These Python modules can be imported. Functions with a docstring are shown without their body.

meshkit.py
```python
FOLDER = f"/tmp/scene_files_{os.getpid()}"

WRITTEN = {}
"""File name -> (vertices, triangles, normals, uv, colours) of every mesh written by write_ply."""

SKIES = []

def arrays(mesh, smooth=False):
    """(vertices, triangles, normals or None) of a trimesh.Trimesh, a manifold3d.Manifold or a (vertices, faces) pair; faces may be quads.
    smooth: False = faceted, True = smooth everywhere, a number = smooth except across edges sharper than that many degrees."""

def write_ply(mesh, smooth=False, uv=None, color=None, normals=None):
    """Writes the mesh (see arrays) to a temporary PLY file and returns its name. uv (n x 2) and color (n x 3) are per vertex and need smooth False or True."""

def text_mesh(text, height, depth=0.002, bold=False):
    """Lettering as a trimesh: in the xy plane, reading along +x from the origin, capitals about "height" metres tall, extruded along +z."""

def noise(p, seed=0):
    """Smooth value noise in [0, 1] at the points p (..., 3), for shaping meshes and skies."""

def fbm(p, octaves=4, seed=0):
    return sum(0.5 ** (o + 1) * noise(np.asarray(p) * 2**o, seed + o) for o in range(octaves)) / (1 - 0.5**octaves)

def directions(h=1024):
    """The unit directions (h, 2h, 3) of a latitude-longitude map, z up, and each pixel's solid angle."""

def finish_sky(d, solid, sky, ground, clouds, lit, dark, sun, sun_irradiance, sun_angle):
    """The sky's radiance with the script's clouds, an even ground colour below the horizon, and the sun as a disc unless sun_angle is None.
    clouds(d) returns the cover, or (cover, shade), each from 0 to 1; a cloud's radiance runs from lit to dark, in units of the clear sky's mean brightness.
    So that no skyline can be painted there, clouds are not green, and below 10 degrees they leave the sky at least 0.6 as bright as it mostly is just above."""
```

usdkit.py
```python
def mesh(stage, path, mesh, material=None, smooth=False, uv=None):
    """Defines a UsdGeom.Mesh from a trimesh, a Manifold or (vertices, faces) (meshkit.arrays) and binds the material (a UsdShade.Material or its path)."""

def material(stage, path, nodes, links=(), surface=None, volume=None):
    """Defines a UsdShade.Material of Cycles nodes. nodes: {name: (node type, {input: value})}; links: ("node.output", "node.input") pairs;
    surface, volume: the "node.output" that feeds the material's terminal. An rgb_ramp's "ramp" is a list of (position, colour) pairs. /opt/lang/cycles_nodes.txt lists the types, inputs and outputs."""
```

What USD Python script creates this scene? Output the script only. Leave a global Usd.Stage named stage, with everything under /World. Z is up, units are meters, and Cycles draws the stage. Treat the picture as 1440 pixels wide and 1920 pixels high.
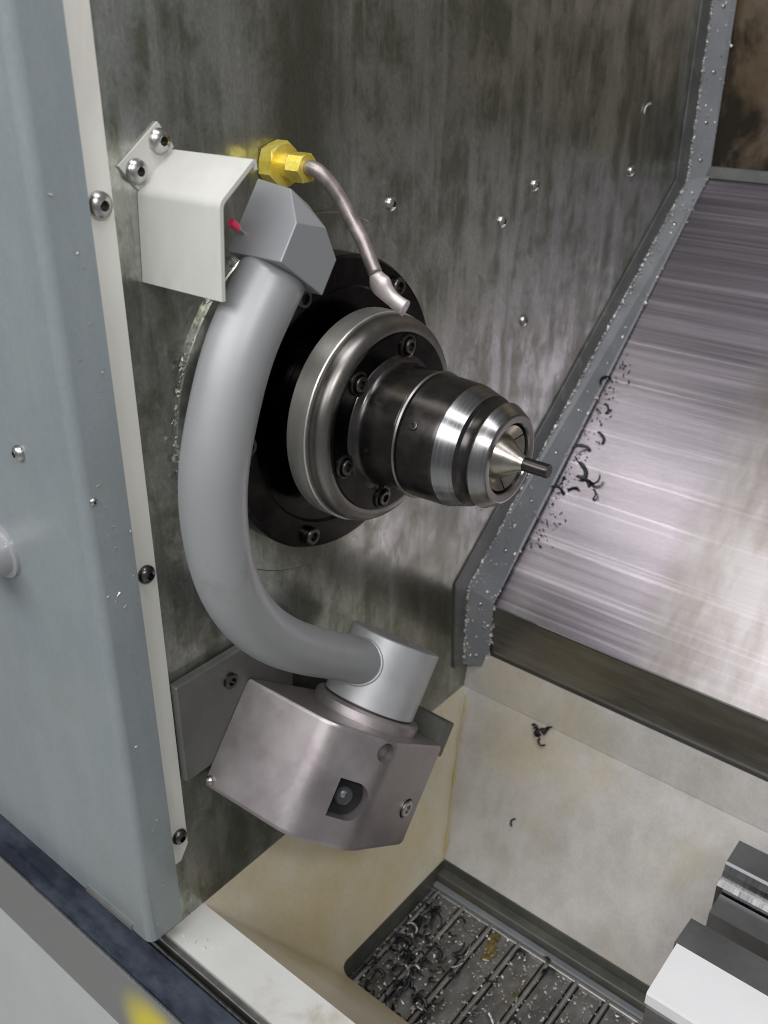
import math, random, numpy as np, trimesh, usdkit, meshkit
import manifold3d as m3
from shapely.geometry import Polygon
from pxr import Usd, UsdGeom, UsdLux, UsdShade, Gf, Sdf

random.seed(7); RNG = np.random.default_rng(7)
stage = Usd.Stage.CreateInMemory()
UsdGeom.SetStageUpAxis(stage, UsdGeom.Tokens.z); UsdGeom.SetStageMetersPerUnit(stage, 1.0)
UsdGeom.Xform.Define(stage, '/World'); UsdGeom.Scope.Define(stage, '/World/Looks')
PI = math.pi

# ------------------------------------------------------------------ camera
CAM = np.array([0.50449804, -0.53361847, 0.27366682])
CR = np.array([[0.77513924, 0.6317226, 0.00925855], [0.29665999, -0.35099248, -0.88814252], [-0.55781002, 0.69118075, -0.45947486]])
cam = UsdGeom.Camera.Define(stage, '/World/camera')
r_, u_, b_ = CR[0], -CR[1], -CR[2]
cam.AddTransformOp().Set(Gf.Matrix4d(*r_, 0, *u_, 0, *b_, 0, *CAM, 1))
cam.CreateHorizontalApertureAttr(36.0); cam.CreateVerticalApertureAttr(48.0)
cam.CreateFocalLengthAttr(1749.07 / 1440 * 36.0)
cam.CreateClippingRangeAttr(Gf.Vec2f(0.02, 50))
cam.CreateFStopAttr(11.0); cam.CreateFocusDistanceAttr(0.72)
cam.CreateExposureAttr(0.12)

# ------------------------------------------------------------------ lights
def rect_light(name, pos, target, w, h, inten, col):
    l = UsdLux.RectLight.Define(stage, '/World/' + name)
    l.CreateWidthAttr(w); l.CreateHeightAttr(h); l.CreateIntensityAttr(inten); l.CreateColorAttr(Gf.Vec3f(*col))
    z = np.array(pos, float) - np.array(target, float); z /= np.linalg.norm(z)
    x = np.cross([0, 0, 1.0], z); x /= np.linalg.norm(x); y = np.cross(z, x)
    l.AddTransformOp().Set(Gf.Matrix4d(*x, 0, *y, 0, *z, 0, *map(float, pos), 1))
rect_light('key_lamp', (0.98, -0.62, 0.78), (0.05, -0.05, 0.0), 0.26, 0.12, 40, (1, 0.985, 0.96))
rect_light('top_lamp', (0.42, -0.22, 1.15), (0.2, 0.12, -0.2), 0.9, 0.25, 7.5, (0.98, 0.955, 1.0))
rect_light('hall_light', (0.1, -1.9, 1.5), (0.15, 0.1, -0.1), 2.6, 1.0, 4.8, (0.99, 0.99, 1.0))
dome = UsdLux.DomeLight.Define(stage, '/World/ambient')
dome.CreateIntensityAttr(1.0)
usdkit.material(stage, '/World/Looks/ambient_mat', {'b': ('background_shader', {'color': (0.93, 0.96, 1.0), 'strength': 0.18})}, surface='b.background')
UsdShade.MaterialBindingAPI.Apply(dome.GetPrim()).Bind(UsdShade.Material.Get(stage, '/World/Looks/ambient_mat'))

# ------------------------------------------------------------------ materials
MATS = {}
def mat(name, c1, c2=None, metallic=0.0, rough=0.5, rough2=None, scale=(8, 8, 8), detail=6, lo=0.35, hi=0.65, bump=0.0, bscale=None, bdist=0.0005,
        c3=None, s3=(20, 20, 20), lo3=0.55, hi3=0.7, coat=0.0, spec=0.5, distort=0.0, aniso=0.0, rot=0.0):
    """Two-colour noise (c1..c2), an optional third colour in patches, roughness that follows the same noise, fine bump."""
    c2 = c2 or c1
    N = {'g': ('geometry', {}), 'm': ('mapping', {'scale': scale, 'location': (3.1, 1.7, 0.4)}),
         'n': ('noise_texture', {'scale': 1.0, 'detail': detail, 'roughness': 0.62, 'distortion': distort}),
         'r': ('rgb_ramp', {'ramp': [(0, c1), (lo, c1), (hi, c2), (1, c2)]}),
         'rr': ('map_range', {'from_min': lo, 'from_max': hi, 'to_min': rough, 'to_max': rough2 if rough2 is not None else rough, 'clamp': True}),
         'p': ('principled_bsdf', {'metallic': metallic, 'coat_weight': coat, 'coat_roughness': 0.15, 'specular_ior_level': spec, 'anisotropic': aniso, 'anisotropic_rotation': rot})}
    L = [('g.position', 'm.vector'), ('m.vector', 'n.vector'), ('n.fac', 'r.fac'), ('n.fac', 'rr.value'), ('rr.result', 'p.roughness')]
    col = 'r.color'
    if c3:
        N['m3'] = ('mapping', {'scale': s3, 'location': (7.3, 2.2, 5.5)}); N['n3'] = ('noise_texture', {'scale': 1.0, 'detail': 5, 'roughness': 0.65, 'distortion': 0.6})
        N['f3'] = ('map_range', {'from_min': lo3, 'from_max': hi3, 'to_min': 0, 'to_max': 1, 'clamp': True})
        N['x3'] = ('mix_color', {'b': c3})
        L += [('g.position', 'm3.vector'), ('m3.vector', 'n3.vector'), ('n3.fac', 'f3.value'), ('f3.result', 'x3.fac'), (col, 'x3.a')]
        col = 'x3.result'
    L.append((col, 'p.base_color'))
    if bump:
        N['mb'] = ('mapping', {'scale': bscale or tuple(8 * s for s in scale)}); N['nb'] = ('noise_texture', {'scale': 1.0, 'detail': 4})
        N['bp'] = ('bump', {'strength': bump, 'distance': bdist})
        L += [('g.position', 'mb.vector'), ('mb.vector', 'nb.vector'), ('nb.fac', 'bp.height'), ('bp.normal', 'p.normal')]
    MATS[name] = usdkit.material(stage, '/World/Looks/' + name, N, L, surface='p.BSDF')
    return MATS[name]

mat('worn_steel', (0.36, 0.345, 0.325), (0.50, 0.485, 0.47), 0.85, 0.30, 0.42, (14, 14, 14), 8, 0.36, 0.66, 0.1, None, 0.0005, c3=(0.30, 0.265, 0.20), s3=(9, 16, 16), lo3=0.52, hi3=0.72)
mat('rusty_steel', (0.13, 0.09, 0.05), (0.21, 0.175, 0.14), 0.5, 0.36, 0.5, (16, 16, 7), 8, 0.36, 0.66, 0.2, None, 0.0006, c3=(0.035, 0.028, 0.02), s3=(14, 14, 12), lo3=0.44, hi3=0.60)
mat('dark_fold_steel', (0.22, 0.215, 0.20), (0.32, 0.315, 0.305), 0.9, 0.22, 0.32, (9, 60, 60), 6, 0.36, 0.66, 0.1, (8, 200, 200), 0.0004)
mat('cream_paint', (0.54, 0.54, 0.50), (0.61, 0.61, 0.565), 0.0, 0.38, 0.46, (22, 22, 9), 7, 0.36, 0.66, 0.06, (500, 500, 500), 0.0002, c3=(0.47, 0.465, 0.41), s3=(18, 18, 10), lo3=0.58, hi3=0.76)
mat('strip_paint', (0.72, 0.715, 0.66), (0.77, 0.765, 0.71), 0.0, 0.36, 0.44, (22, 22, 6), 7, 0.36, 0.66, 0.05, (500, 500, 500), 0.0002, c3=(0.63, 0.61, 0.53), s3=(18, 18, 6), lo3=0.58, hi3=0.76)
mat('rail_dark', (0.10, 0.105, 0.105), (0.16, 0.165, 0.16), 0.2, 0.36, 0.5, (26, 26, 26), 7, 0.36, 0.66, c3=(0.22, 0.22, 0.19), s3=(40, 40, 40), lo3=0.58, hi3=0.68)
mat('sill_paint', (0.62, 0.62, 0.585), (0.68, 0.68, 0.65), 0.0, 0.3, 0.4, (12, 12, 12), 6, 0.36, 0.66, c3=(0.48, 0.45, 0.36), s3=(14, 14, 14), lo3=0.58, hi3=0.75)
mat('track_paint', (0.04, 0.05, 0.075), (0.11, 0.13, 0.17), 0.5, 0.12, 0.26, (14, 30, 30), 8, 0.42, 0.60, spec=0.8)
mat('rail_paint', (0.19, 0.20, 0.215), (0.24, 0.25, 0.265), 0.1, 0.36, 0.5, (18, 18, 18), 7, 0.36, 0.66, c3=(0.25, 0.27, 0.24), s3=(22, 22, 22), lo3=0.6, hi3=0.72)
mat('arm_paint', (0.33, 0.34, 0.345), (0.355, 0.365, 0.37), 0.3, 0.42, 0.50, (12, 12, 12), 6, 0.36, 0.66, 0.06, (900, 900, 900), 0.0002, c3=(0.30, 0.305, 0.30), s3=(26, 26, 14), lo3=0.56, hi3=0.72)
mat('block_paint', (0.31, 0.32, 0.335), (0.325, 0.335, 0.35), 0.3, 0.38, 0.42, (9, 9, 9), 4, 0.36, 0.66)
mat('hub_metal', (0.46, 0.465, 0.475), (0.52, 0.525, 0.535), 0.45, 0.38, 0.46, (30, 30, 30), 5, 0.36, 0.66)
mat('housing_metal', (0.37, 0.33, 0.335), (0.45, 0.41, 0.41), 0.8, 0.36, 0.46, (26, 26, 26), 8, 0.36, 0.66, 0.12, (900, 900, 900), 0.0002, c3=(0.34, 0.295, 0.31), s3=(16, 16, 16), lo3=0.5, hi3=0.7)
mat('bracket_grey', (0.15, 0.15, 0.14), (0.20, 0.20, 0.19), 0.4, 0.4, 0.5, (20, 20, 20), 6, 0.36, 0.66)
mat('black_oxide', (0.018, 0.017, 0.017), (0.042, 0.04, 0.039), 1.0, 0.16, 0.28, (24, 24, 24), 7, 0.36, 0.66)
mat('nose_oxide', (0.06, 0.055, 0.053), (0.10, 0.092, 0.088), 0.9, 0.2, 0.32, (40, 40, 40), 7, 0.36, 0.66)
mat('lip_steel', (0.24, 0.225, 0.21), (0.31, 0.295, 0.28), 1.0, 0.34, 0.40, (30, 30, 30), 6, 0.36, 0.66)
mat('ground_steel', (0.70, 0.68, 0.64), (0.80, 0.78, 0.75), 0.9, 0.38, 0.46, (120, 10, 10), 5, 0.36, 0.66)
mat('bright_steel', (0.29, 0.285, 0.285), (0.37, 0.365, 0.365), 1.0, 0.20, 0.28, (200, 12, 12), 4, 0.36, 0.66)
mat('cone_steel', (0.42, 0.385, 0.33), (0.52, 0.485, 0.43), 1.0, 0.24, 0.34, (60, 60, 60), 4, 0.36, 0.66)
mat('screw_steel', (0.50, 0.49, 0.47), (0.60, 0.59, 0.57), 1.0, 0.25, 0.34, (200, 200, 200), 4, 0.36, 0.66)
mat('dark_screw', (0.10, 0.095, 0.09), (0.17, 0.16, 0.155), 1.0, 0.25, 0.35, (200, 200, 200), 4, 0.36, 0.66)
mat('socket_dark', (0.012, 0.012, 0.012), None, 0.3, 0.5)
mat('hole_dark', (0.008, 0.008, 0.009), None, 0.0, 0.6)
mat('brass', (0.80, 0.63, 0.08), (0.88, 0.74, 0.18), 0.55, 0.28, 0.38, (90, 90, 90), 5, 0.36, 0.66)
mat('pipe_metal', (0.30, 0.255, 0.245), (0.46, 0.41, 0.40), 0.75, 0.38, 0.50, (90, 90, 90), 6, 0.36, 0.66, 0.15, (300, 300, 300), 0.0003)
mat('pipe_tip_metal', (0.58, 0.52, 0.505), (0.70, 0.645, 0.625), 0.6, 0.42, 0.55, (120, 120, 120), 5, 0.36, 0.66, 0.2, (300, 300, 300), 0.0004)
mat('ruby', (0.75, 0.05, 0.13), None, 0.0, 0.2)
mat('lens', (0.05, 0.055, 0.06), None, 0.2, 0.08, coat=0.5)
mat('slat_steel', (0.17, 0.167, 0.16), (0.30, 0.295, 0.283), 0.75, 0.34, 0.48, (40, 20, 40), 8, 0.38, 0.62, 0.15, (200, 200, 200), 0.0004, c3=(0.15, 0.12, 0.06), s3=(20, 20, 20), lo3=0.60, hi3=0.72)
mat('hinge_steel', (0.34, 0.335, 0.32), (0.46, 0.455, 0.435), 0.9, 0.28, 0.38, (30, 30, 30), 5, 0.36, 0.66)
mat('rim_dark', (0.085, 0.088, 0.078), (0.15, 0.15, 0.13), 0.3, 0.36, 0.5, (20, 30, 30), 7, 0.36, 0.66, c3=(0.16, 0.13, 0.05), s3=(12, 20, 20), lo3=0.55, hi3=0.68)
mat('chip_black', (0.02, 0.021, 0.025), (0.05, 0.05, 0.055), 0.7, 0.28, 0.4, (200, 200, 200), 4, 0.36, 0.66)
mat('chip_grey', (0.22, 0.22, 0.22), (0.4, 0.4, 0.4), 0.95, 0.25, 0.4, (200, 200, 200), 4, 0.36, 0.66)
mat('flake_bright', (0.45, 0.44, 0.42), (0.70, 0.69, 0.66), 0.5, 0.35, 0.5, (200, 200, 200), 4, 0.36, 0.66)
mat('residue', (0.50, 0.40, 0.10), (0.62, 0.52, 0.22), 0.0, 0.25, 0.4, (60, 60, 60), 5, 0.36, 0.66)
mat('oil_amber', (0.06, 0.045, 0.01), (0.16, 0.115, 0.025), 0.0, 0.10, 0.16, (120, 120, 120), 5, 0.40, 0.62, coat=0.5)
mat('white_paint', (0.80, 0.80, 0.805), (0.84, 0.84, 0.845), 0.0, 0.35, 0.42, (14, 14, 14), 5, 0.36, 0.66)
mat('dark_steel', (0.17, 0.172, 0.18), (0.23, 0.232, 0.24), 0.6, 0.36, 0.46, (24, 24, 24), 6, 0.36, 0.66)
mat('front_paint', (0.20, 0.195, 0.19), (0.23, 0.225, 0.22), 0.0, 0.4, 0.5, (12, 12, 12), 5, 0.36, 0.66)
mat('floor_paint', (0.55, 0.57, 0.55), (0.62, 0.63, 0.62), 0.0, 0.5, 0.6, (5, 5, 5), 5, 0.36, 0.66)
mat('yellow_label', (0.78, 0.64, 0.02), None, 0.0, 0.4)
mat('rubber', (0.02, 0.02, 0.021), None, 0.0, 0.5)

def noise(scale, detail=6, rough=0.62, loc=(0, 0, 0), dist=0.0):
    return ('mapping', {'scale': scale, 'location': loc}), ('noise_texture', {'scale': 1.0, 'detail': detail, 'roughness': rough, 'distortion': dist})
def layered(name, c_dark, c_light, c_drip, c_patch, s1, s2, s4, r1, r2, metallic, e1=(0.40, 0.60), e2=(0.50, 0.64), e4=(0.52, 0.66), drip=0.6, patch=0.7, fine=0.14, bump=0.08, split=None):
    N = {'g': ('geometry', {}), 'p': ('principled_bsdf', {'metallic': metallic})}; L = []
    for k, (sc, de, lo) in {'1': (s1, 9, (1.3, 4.2, 0.7)), '2': (s2, 5, (5.1, 0.2, 3.3)), '3': ((420, 420, 260), 3, (0, 0, 0)), '4': (s4, 7, (8.8, 2.4, 6.1))}.items():
        N['m' + k], N['n' + k] = noise(sc, de, 0.68 if k == '1' else 0.6, lo, 0.3 if k == '4' else 0.0)
        L += [('g.position', f'm{k}.vector'), (f'm{k}.vector', f'n{k}.vector')]
    rng = lambda a, b, t0=0.0, t1=1.0: ('map_range', {'from_min': a, 'from_max': b, 'to_min': t0, 'to_max': t1, 'clamp': True})
    N['f1'] = rng(*e1); N['f2'] = rng(*e2, 0, drip); N['f4'] = rng(*e4, 0, patch); N['f3'] = rng(0.3, 0.7, 1 - fine, 1 + fine)
    N['a'] = ('mix_color', {'a': c_dark, 'b': c_light}); N['b'] = ('mix_color', {'b': c_drip}); N['c'] = ('mix_color', {'b': c_patch}); N['d'] = ('vector_math', {'math_type': 'multiply'})
    N['ro'] = ('map_range', {'from_min': 0.35, 'from_max': 0.65, 'to_min': r1, 'to_max': r2, 'clamp': True}); N['bp'] = ('bump', {'strength': bump, 'distance': 0.0005})
    L += [('n1.fac', 'f1.value'), ('f1.result', 'a.fac'), ('n2.fac', 'f2.value'), ('f2.result', 'b.fac'), ('a.result', 'b.a'), ('n4.fac', 'f4.value'), ('f4.result', 'c.fac'), ('b.result', 'c.a'),
          ('n3.fac', 'f3.value'), ('c.result', 'd.vector1'), ('f3.result', 'd.vector2'), ('n1.fac', 'ro.value'), ('ro.result', 'p.roughness'), ('n3.fac', 'bp.height'), ('bp.normal', 'p.normal')]
    if split:   # a wiped, polished part of the same sheet: from x = split on it is stained instead
        x0, cw1, cw2, wob = split
        N['sx'] = ('separate_xyz', {}); N['mw'], N['nw'] = noise((10, 30, 30), 4); N['wa'] = ('math', {'math_type': 'multiply_add', 'value2': wob, 'value3': -wob / 2}); N['xa'] = ('math', {'math_type': 'add'})
        N['fx'] = rng(x0 - 0.01, x0 + 0.035, 0, 0.8); N['mv'], N['nv'] = noise((20, 7, 7), 10, 0.64, (2, 5, 1)); N['fv'] = rng(0.4, 0.62); N['w'] = ('mix_color', {'a': cw1, 'b': cw2}); N['mx'] = ('mix_color', {}); N['rx'] = ('mix_float', {'b': 0.36})
        L += [('g.position', 'sx.vector'), ('g.position', 'mw.vector'), ('mw.vector', 'nw.vector'), ('nw.fac', 'wa.value1'), ('sx.x', 'xa.value1'), ('wa.value', 'xa.value2'), ('xa.value', 'fx.value'),
              ('g.position', 'mv.vector'), ('mv.vector', 'nv.vector'), ('nv.fac', 'fv.value'), ('fv.result', 'w.fac'), ('fx.result', 'mx.fac'), ('d.vector', 'mx.a'), ('w.result', 'mx.b'), ('mx.result', 'p.base_color'),
              ('fx.result', 'rx.fac'), ('ro.result', 'rx.a')]
        L = [l for l in L if l != ('ro.result', 'p.roughness')] + [('rx.result', 'p.roughness')]
    else:
        L.append(('d.vector', 'p.base_color'))
    MATS[name] = usdkit.material(stage, '/World/Looks/' + name, N, L, surface='p.BSDF')
layered('stained_steel', (0.235, 0.25, 0.195), (0.46, 0.475, 0.43), (0.60, 0.61, 0.585), (0.155, 0.162, 0.122), (34, 34, 24), (48, 48, 5.0), (6, 6, 3.0), 0.32, 0.20, 0.84, e1=(0.40, 0.58), e2=(0.48, 0.62), drip=0.6, patch=0.8)
layered('brushed_steel', (0.38, 0.34, 0.385), (0.51, 0.46, 0.515), (0.74, 0.675, 0.745), (0.29, 0.26, 0.295), (1.4, 95, 95), (0.9, 210, 210), (1.0, 26, 26), 0.25, 0.36, 0.92, e1=(0.36, 0.64), e2=(0.58, 0.64), e4=(0.5, 0.72), drip=0.8, patch=0.6, fine=0.05, bump=0.1,
        split=(0.186, (0.25, 0.215, 0.175), (0.42, 0.395, 0.38), 0.05))
layered('chute_paint', (0.475, 0.455, 0.42), (0.575, 0.555, 0.53), (0.62, 0.605, 0.585), (0.52, 0.44, 0.28), (14, 14, 14), (30, 30, 7), (6, 6, 4.5), 0.34, 0.46, 0.0, e1=(0.40, 0.60), e4=(0.52, 0.70), drip=0.5, patch=0.7, fine=0.06)
layered('chute_yellow', (0.66, 0.595, 0.44), (0.74, 0.68, 0.55), (0.70, 0.67, 0.57), (0.60, 0.50, 0.26), (12, 12, 12), (30, 30, 7), (7, 7, 5), 0.32, 0.44, 0.0, e1=(0.34, 0.66), e4=(0.44, 0.66), drip=0.5, patch=0.8, fine=0.06)
layered('panel_paint', (0.25, 0.285, 0.30), (0.28, 0.315, 0.325), (0.30, 0.33, 0.335), (0.25, 0.275, 0.255), (14, 14, 9), (20, 20, 3), (9, 9, 5), 0.16, 0.30, 0.0, e4=(0.54, 0.68), drip=0.5, patch=0.8, fine=0.04, bump=0.08)
MATS['apron_reflection_paint'] = usdkit.material(stage, '/World/Looks/apron_reflection_paint', {'g': ('geometry', {}), 's': ('vector_math', {'math_type': 'subtract', 'vector2': (0.038, -0.256, -0.520)}),
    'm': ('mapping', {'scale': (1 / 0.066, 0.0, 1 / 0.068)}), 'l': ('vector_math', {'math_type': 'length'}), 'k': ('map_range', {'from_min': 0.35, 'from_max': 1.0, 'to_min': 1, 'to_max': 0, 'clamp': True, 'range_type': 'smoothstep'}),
    'x': ('mix_color', {'a': (0.20, 0.195, 0.19), 'b': (0.80, 0.66, 0.01)}), 'p': ('principled_bsdf', {'roughness': 0.4})},  # yellow: blurred reflection painted into the grey apron colour
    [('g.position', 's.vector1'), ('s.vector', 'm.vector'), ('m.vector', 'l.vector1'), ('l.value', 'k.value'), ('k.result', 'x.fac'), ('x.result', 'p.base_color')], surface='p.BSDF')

# ------------------------------------------------------------------ prim helpers
USED = {}
BASE = {}
def unique(parent, name):
    k = (parent, name); n = USED.get(k, 0); USED[k] = n + 1
    return f'{parent}/{name}' + (f'_{n:03d}' if n else '')
def tag(prim, label=None, cat=None, group=None, kind=None):
    for k, v in (('label', label), ('category', cat), ('group', group), ('kind', kind)):
        if v: prim.SetCustomDataByKey(k, v)
    return prim
def thing(name, label, cat, base=(0, 0, 0), group=None, kind=None):
    p = unique('/World', name); x = UsdGeom.Xform.Define(stage, p); x.AddTranslateOp().Set(Gf.Vec3d(*map(float, base)))
    BASE[p] = np.array(base, float)
    return tag(x.GetPrim(), label, cat, group, kind)
def tm(mesh):
    if isinstance(mesh, m3.Manifold):
        a = mesh.to_mesh(); return trimesh.Trimesh(a.vert_properties[:, :3], a.tri_verts, process=False)
    return mesh
def obj(name, mesh, material, parent=None, smooth=30, label=None, cat=None, group=None, kind=None):
    par = str(parent.GetPath()) if parent is not None else '/World'
    base = BASE.get(par, np.zeros(3))
    p = unique(par, name)
    mesh = tm(mesh)
    if parent is None:
        lo, hi = mesh.bounds; base = np.array([(lo[0] + hi[0]) / 2, (lo[1] + hi[1]) / 2, lo[2]])
    off = base
    mm = trimesh.Trimesh(mesh.vertices - off, mesh.faces, process=False)
    g = usdkit.mesh(stage, p, mm, MATS[material], smooth=smooth)
    if parent is None:
        UsdGeom.Xformable(g).AddTranslateOp().Set(Gf.Vec3d(*map(float, off))); BASE[p] = off
    else:
        BASE[p] = base
    return tag(g.GetPrim(), label, cat, group, kind)

# ------------------------------------------------------------------ shape helpers
def box(x0, x1, y0, y1, z0, z1, ch=0.0):
    if ch:
        pts = []
        for sx in (0, 1):
            for sy in (0, 1):
                for sz in (0, 1):
                    c = np.array([(x0, x1)[sx], (y0, y1)[sy], (z0, z1)[sz]], float); d = np.array([1 - 2 * sx, 1 - 2 * sy, 1 - 2 * sz]) * ch
                    for k in range(3):
                        q = c + d; q[k] = c[k]; pts.append(q)
        return trimesh.convex.convex_hull(np.array(pts))
    return trimesh.creation.box(bounds=[[x0, y0, z0], [x1, y1, z1]])
def hull(pts): return trimesh.convex.convex_hull(np.array(pts, float))
def prism_x(poly, x0, x1):
    """Polygon in (y, z) extruded from x0 to x1."""
    m = trimesh.creation.extrude_polygon(Polygon(poly), x1 - x0, engine='earcut')
    v = m.vertices; m = trimesh.Trimesh(np.c_[v[:, 2] + x0, v[:, 0], v[:, 1]], m.faces, process=False)
    m.fix_normals(); return m
def sheet_x(path, th, x0, x1):
    """Open (y, z) path thickened by th to its left side, extruded along x."""
    p = np.array(path, float); n = len(p); off = []
    for i in range(n):
        ns = []
        for a, b in ((i - 1, i), (i, i + 1)):
            if a >= 0 and b < n:
                d = p[b] - p[a]; d /= np.linalg.norm(d); ns.append(np.array([-d[1], d[0]]))
        m = np.mean(ns, 0); m /= np.dot(m, ns[0]); off.append(p[i] + th * m)
    return prism_x(np.vstack([p, np.array(off)[::-1]]), x0, x1)
def lathe_x(prof, n=96, cy=0, cz=0):
    """Closed (x, r) profile spun round the x axis."""
    prof = np.array(prof, float); k = len(prof); t = np.linspace(0, 2 * PI, n, endpoint=False)
    v = np.stack([np.repeat(prof[:, 0][None], n, 0), prof[:, 1][None] * np.cos(t)[:, None] + cy, prof[:, 1][None] * np.sin(t)[:, None] + cz], -1).reshape(-1, 3)
    f = []
    for i in range(n):
        j = (i + 1) % n
        for a in range(k):
            b = (a + 1) % k
            f += [(i * k + a, j * k + a, j * k + b), (i * k + a, j * k + b, i * k + b)]
    m = trimesh.Trimesh(v, f, process=True); m.update_faces(m.nondegenerate_faces()); m.fix_normals()
    return m
def solid_x(prof, n=96):
    """(x, r) outline from small x to large x, closed on the axis."""
    return lathe_x([(prof[0][0], 0)] + list(prof) + [(prof[-1][0], 0)], n)
def frame(nrm):
    z = np.array(nrm, float); z /= np.linalg.norm(z)
    h = np.array([0, 0, 1.0]) if abs(z[2]) < 0.9 else np.array([0, 1.0, 0])
    x = np.cross(h, z); x /= np.linalg.norm(x); return np.array([x, np.cross(z, x), z])
def place(mesh, pos, nrm, spin=0.0):
    F = frame(nrm); c, s = math.cos(spin), math.sin(spin)
    v = tm(mesh).vertices @ np.array([[c, s, 0], [-s, c, 0], [0, 0, 1]]) @ F + np.array(pos)
    return trimesh.Trimesh(v, tm(mesh).faces, process=False)
def revolve(prof, n=24):
    m = trimesh.creation.revolve(np.array(prof, float), sections=n); m.fix_normals(); return m
def button_head(r, h):
    pr = [(0, 0), (r, 0), (r, h * 0.15)] + [(r * math.cos(a), h * 0.15 + h * 0.85 * math.sin(a)) for a in np.linspace(0.15, 1.2, 6)]
    pr += [(0.37 * r, h * 0.99), (0.36 * r, 0.35 * h), (0, 0.35 * h)]
    return revolve(pr, 28)
def cap_head(r, h):
    return revolve([(0, 0), (r, 0), (r, h * 0.85), (r * 0.88, h), (0.55 * r, h), (0.52 * r, 0.4 * h), (0, 0.4 * h)], 28)
def bolt(parent, pos, nrm, r, h, material='screw_steel', style=button_head, spin=0.3, label=None, name='bolt'):
    b = obj(name, place(style(r, h), pos, nrm, spin), material, parent, 35, label)
    s = revolve([(0, 0), (0.47 * r, 0), (0.47 * r, 0.1 * h), (0, 0.1 * h)], 6)
    pos = np.array(pos, float) + np.array(nrm, float) / np.linalg.norm(nrm) * h * 0.36
    if str(parent.GetPath()).count('/') <= 2:
        obj('socket', place(s, pos, nrm, spin), 'socket_dark', b, False)
    return b
def tube(path, rad, n=14, caps=True, flat=None):
    p = np.array(path, float); k = len(p); rad = np.broadcast_to(rad, (k,)); d = np.gradient(p, axis=0); d /= np.linalg.norm(d, axis=1)[:, None]
    ref = np.array([1.0, 0, 0]) if abs(d[0][0]) < 0.8 else np.array([0, 0, 1.0]); u = ref - d[0] * (ref @ d[0]); u /= np.linalg.norm(u)
    V = []; t = np.linspace(0, 2 * PI, n, endpoint=False); F = []
    for i in range(k):
        u = u - d[i] * (u @ d[i]); u /= np.linalg.norm(u); w = np.cross(d[i], u); fl = 1.0 if flat is None else flat[i]
        V.append(p[i] + rad[i] * (np.cos(t)[:, None] * u + fl * np.sin(t)[:, None] * w))
    V = np.vstack(V)
    for i in range(k - 1):
        for a in range(n):
            b = (a + 1) % n; F += [(i * n + a, i * n + b, (i + 1) * n + b), (i * n + a, (i + 1) * n + b, (i + 1) * n + a)]
    if caps:
        c0 = len(V); V = np.vstack([V, p[:1], p[-1:]])
        for a in range(n):
            b = (a + 1) % n; F += [(c0, b, a), (c0 + 1, (k - 1) * n + a, (k - 1) * n + b)]
    return trimesh.Trimesh(V, F, process=False)
def spline(pts, n=40):
    from scipy.interpolate import CubicSpline
    p = np.array(pts, float); s = np.r_[0, np.cumsum(np.linalg.norm(np.diff(p, axis=0), axis=1))]
    return CubicSpline(s, p)(np.linspace(0, s[-1], n))
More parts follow.
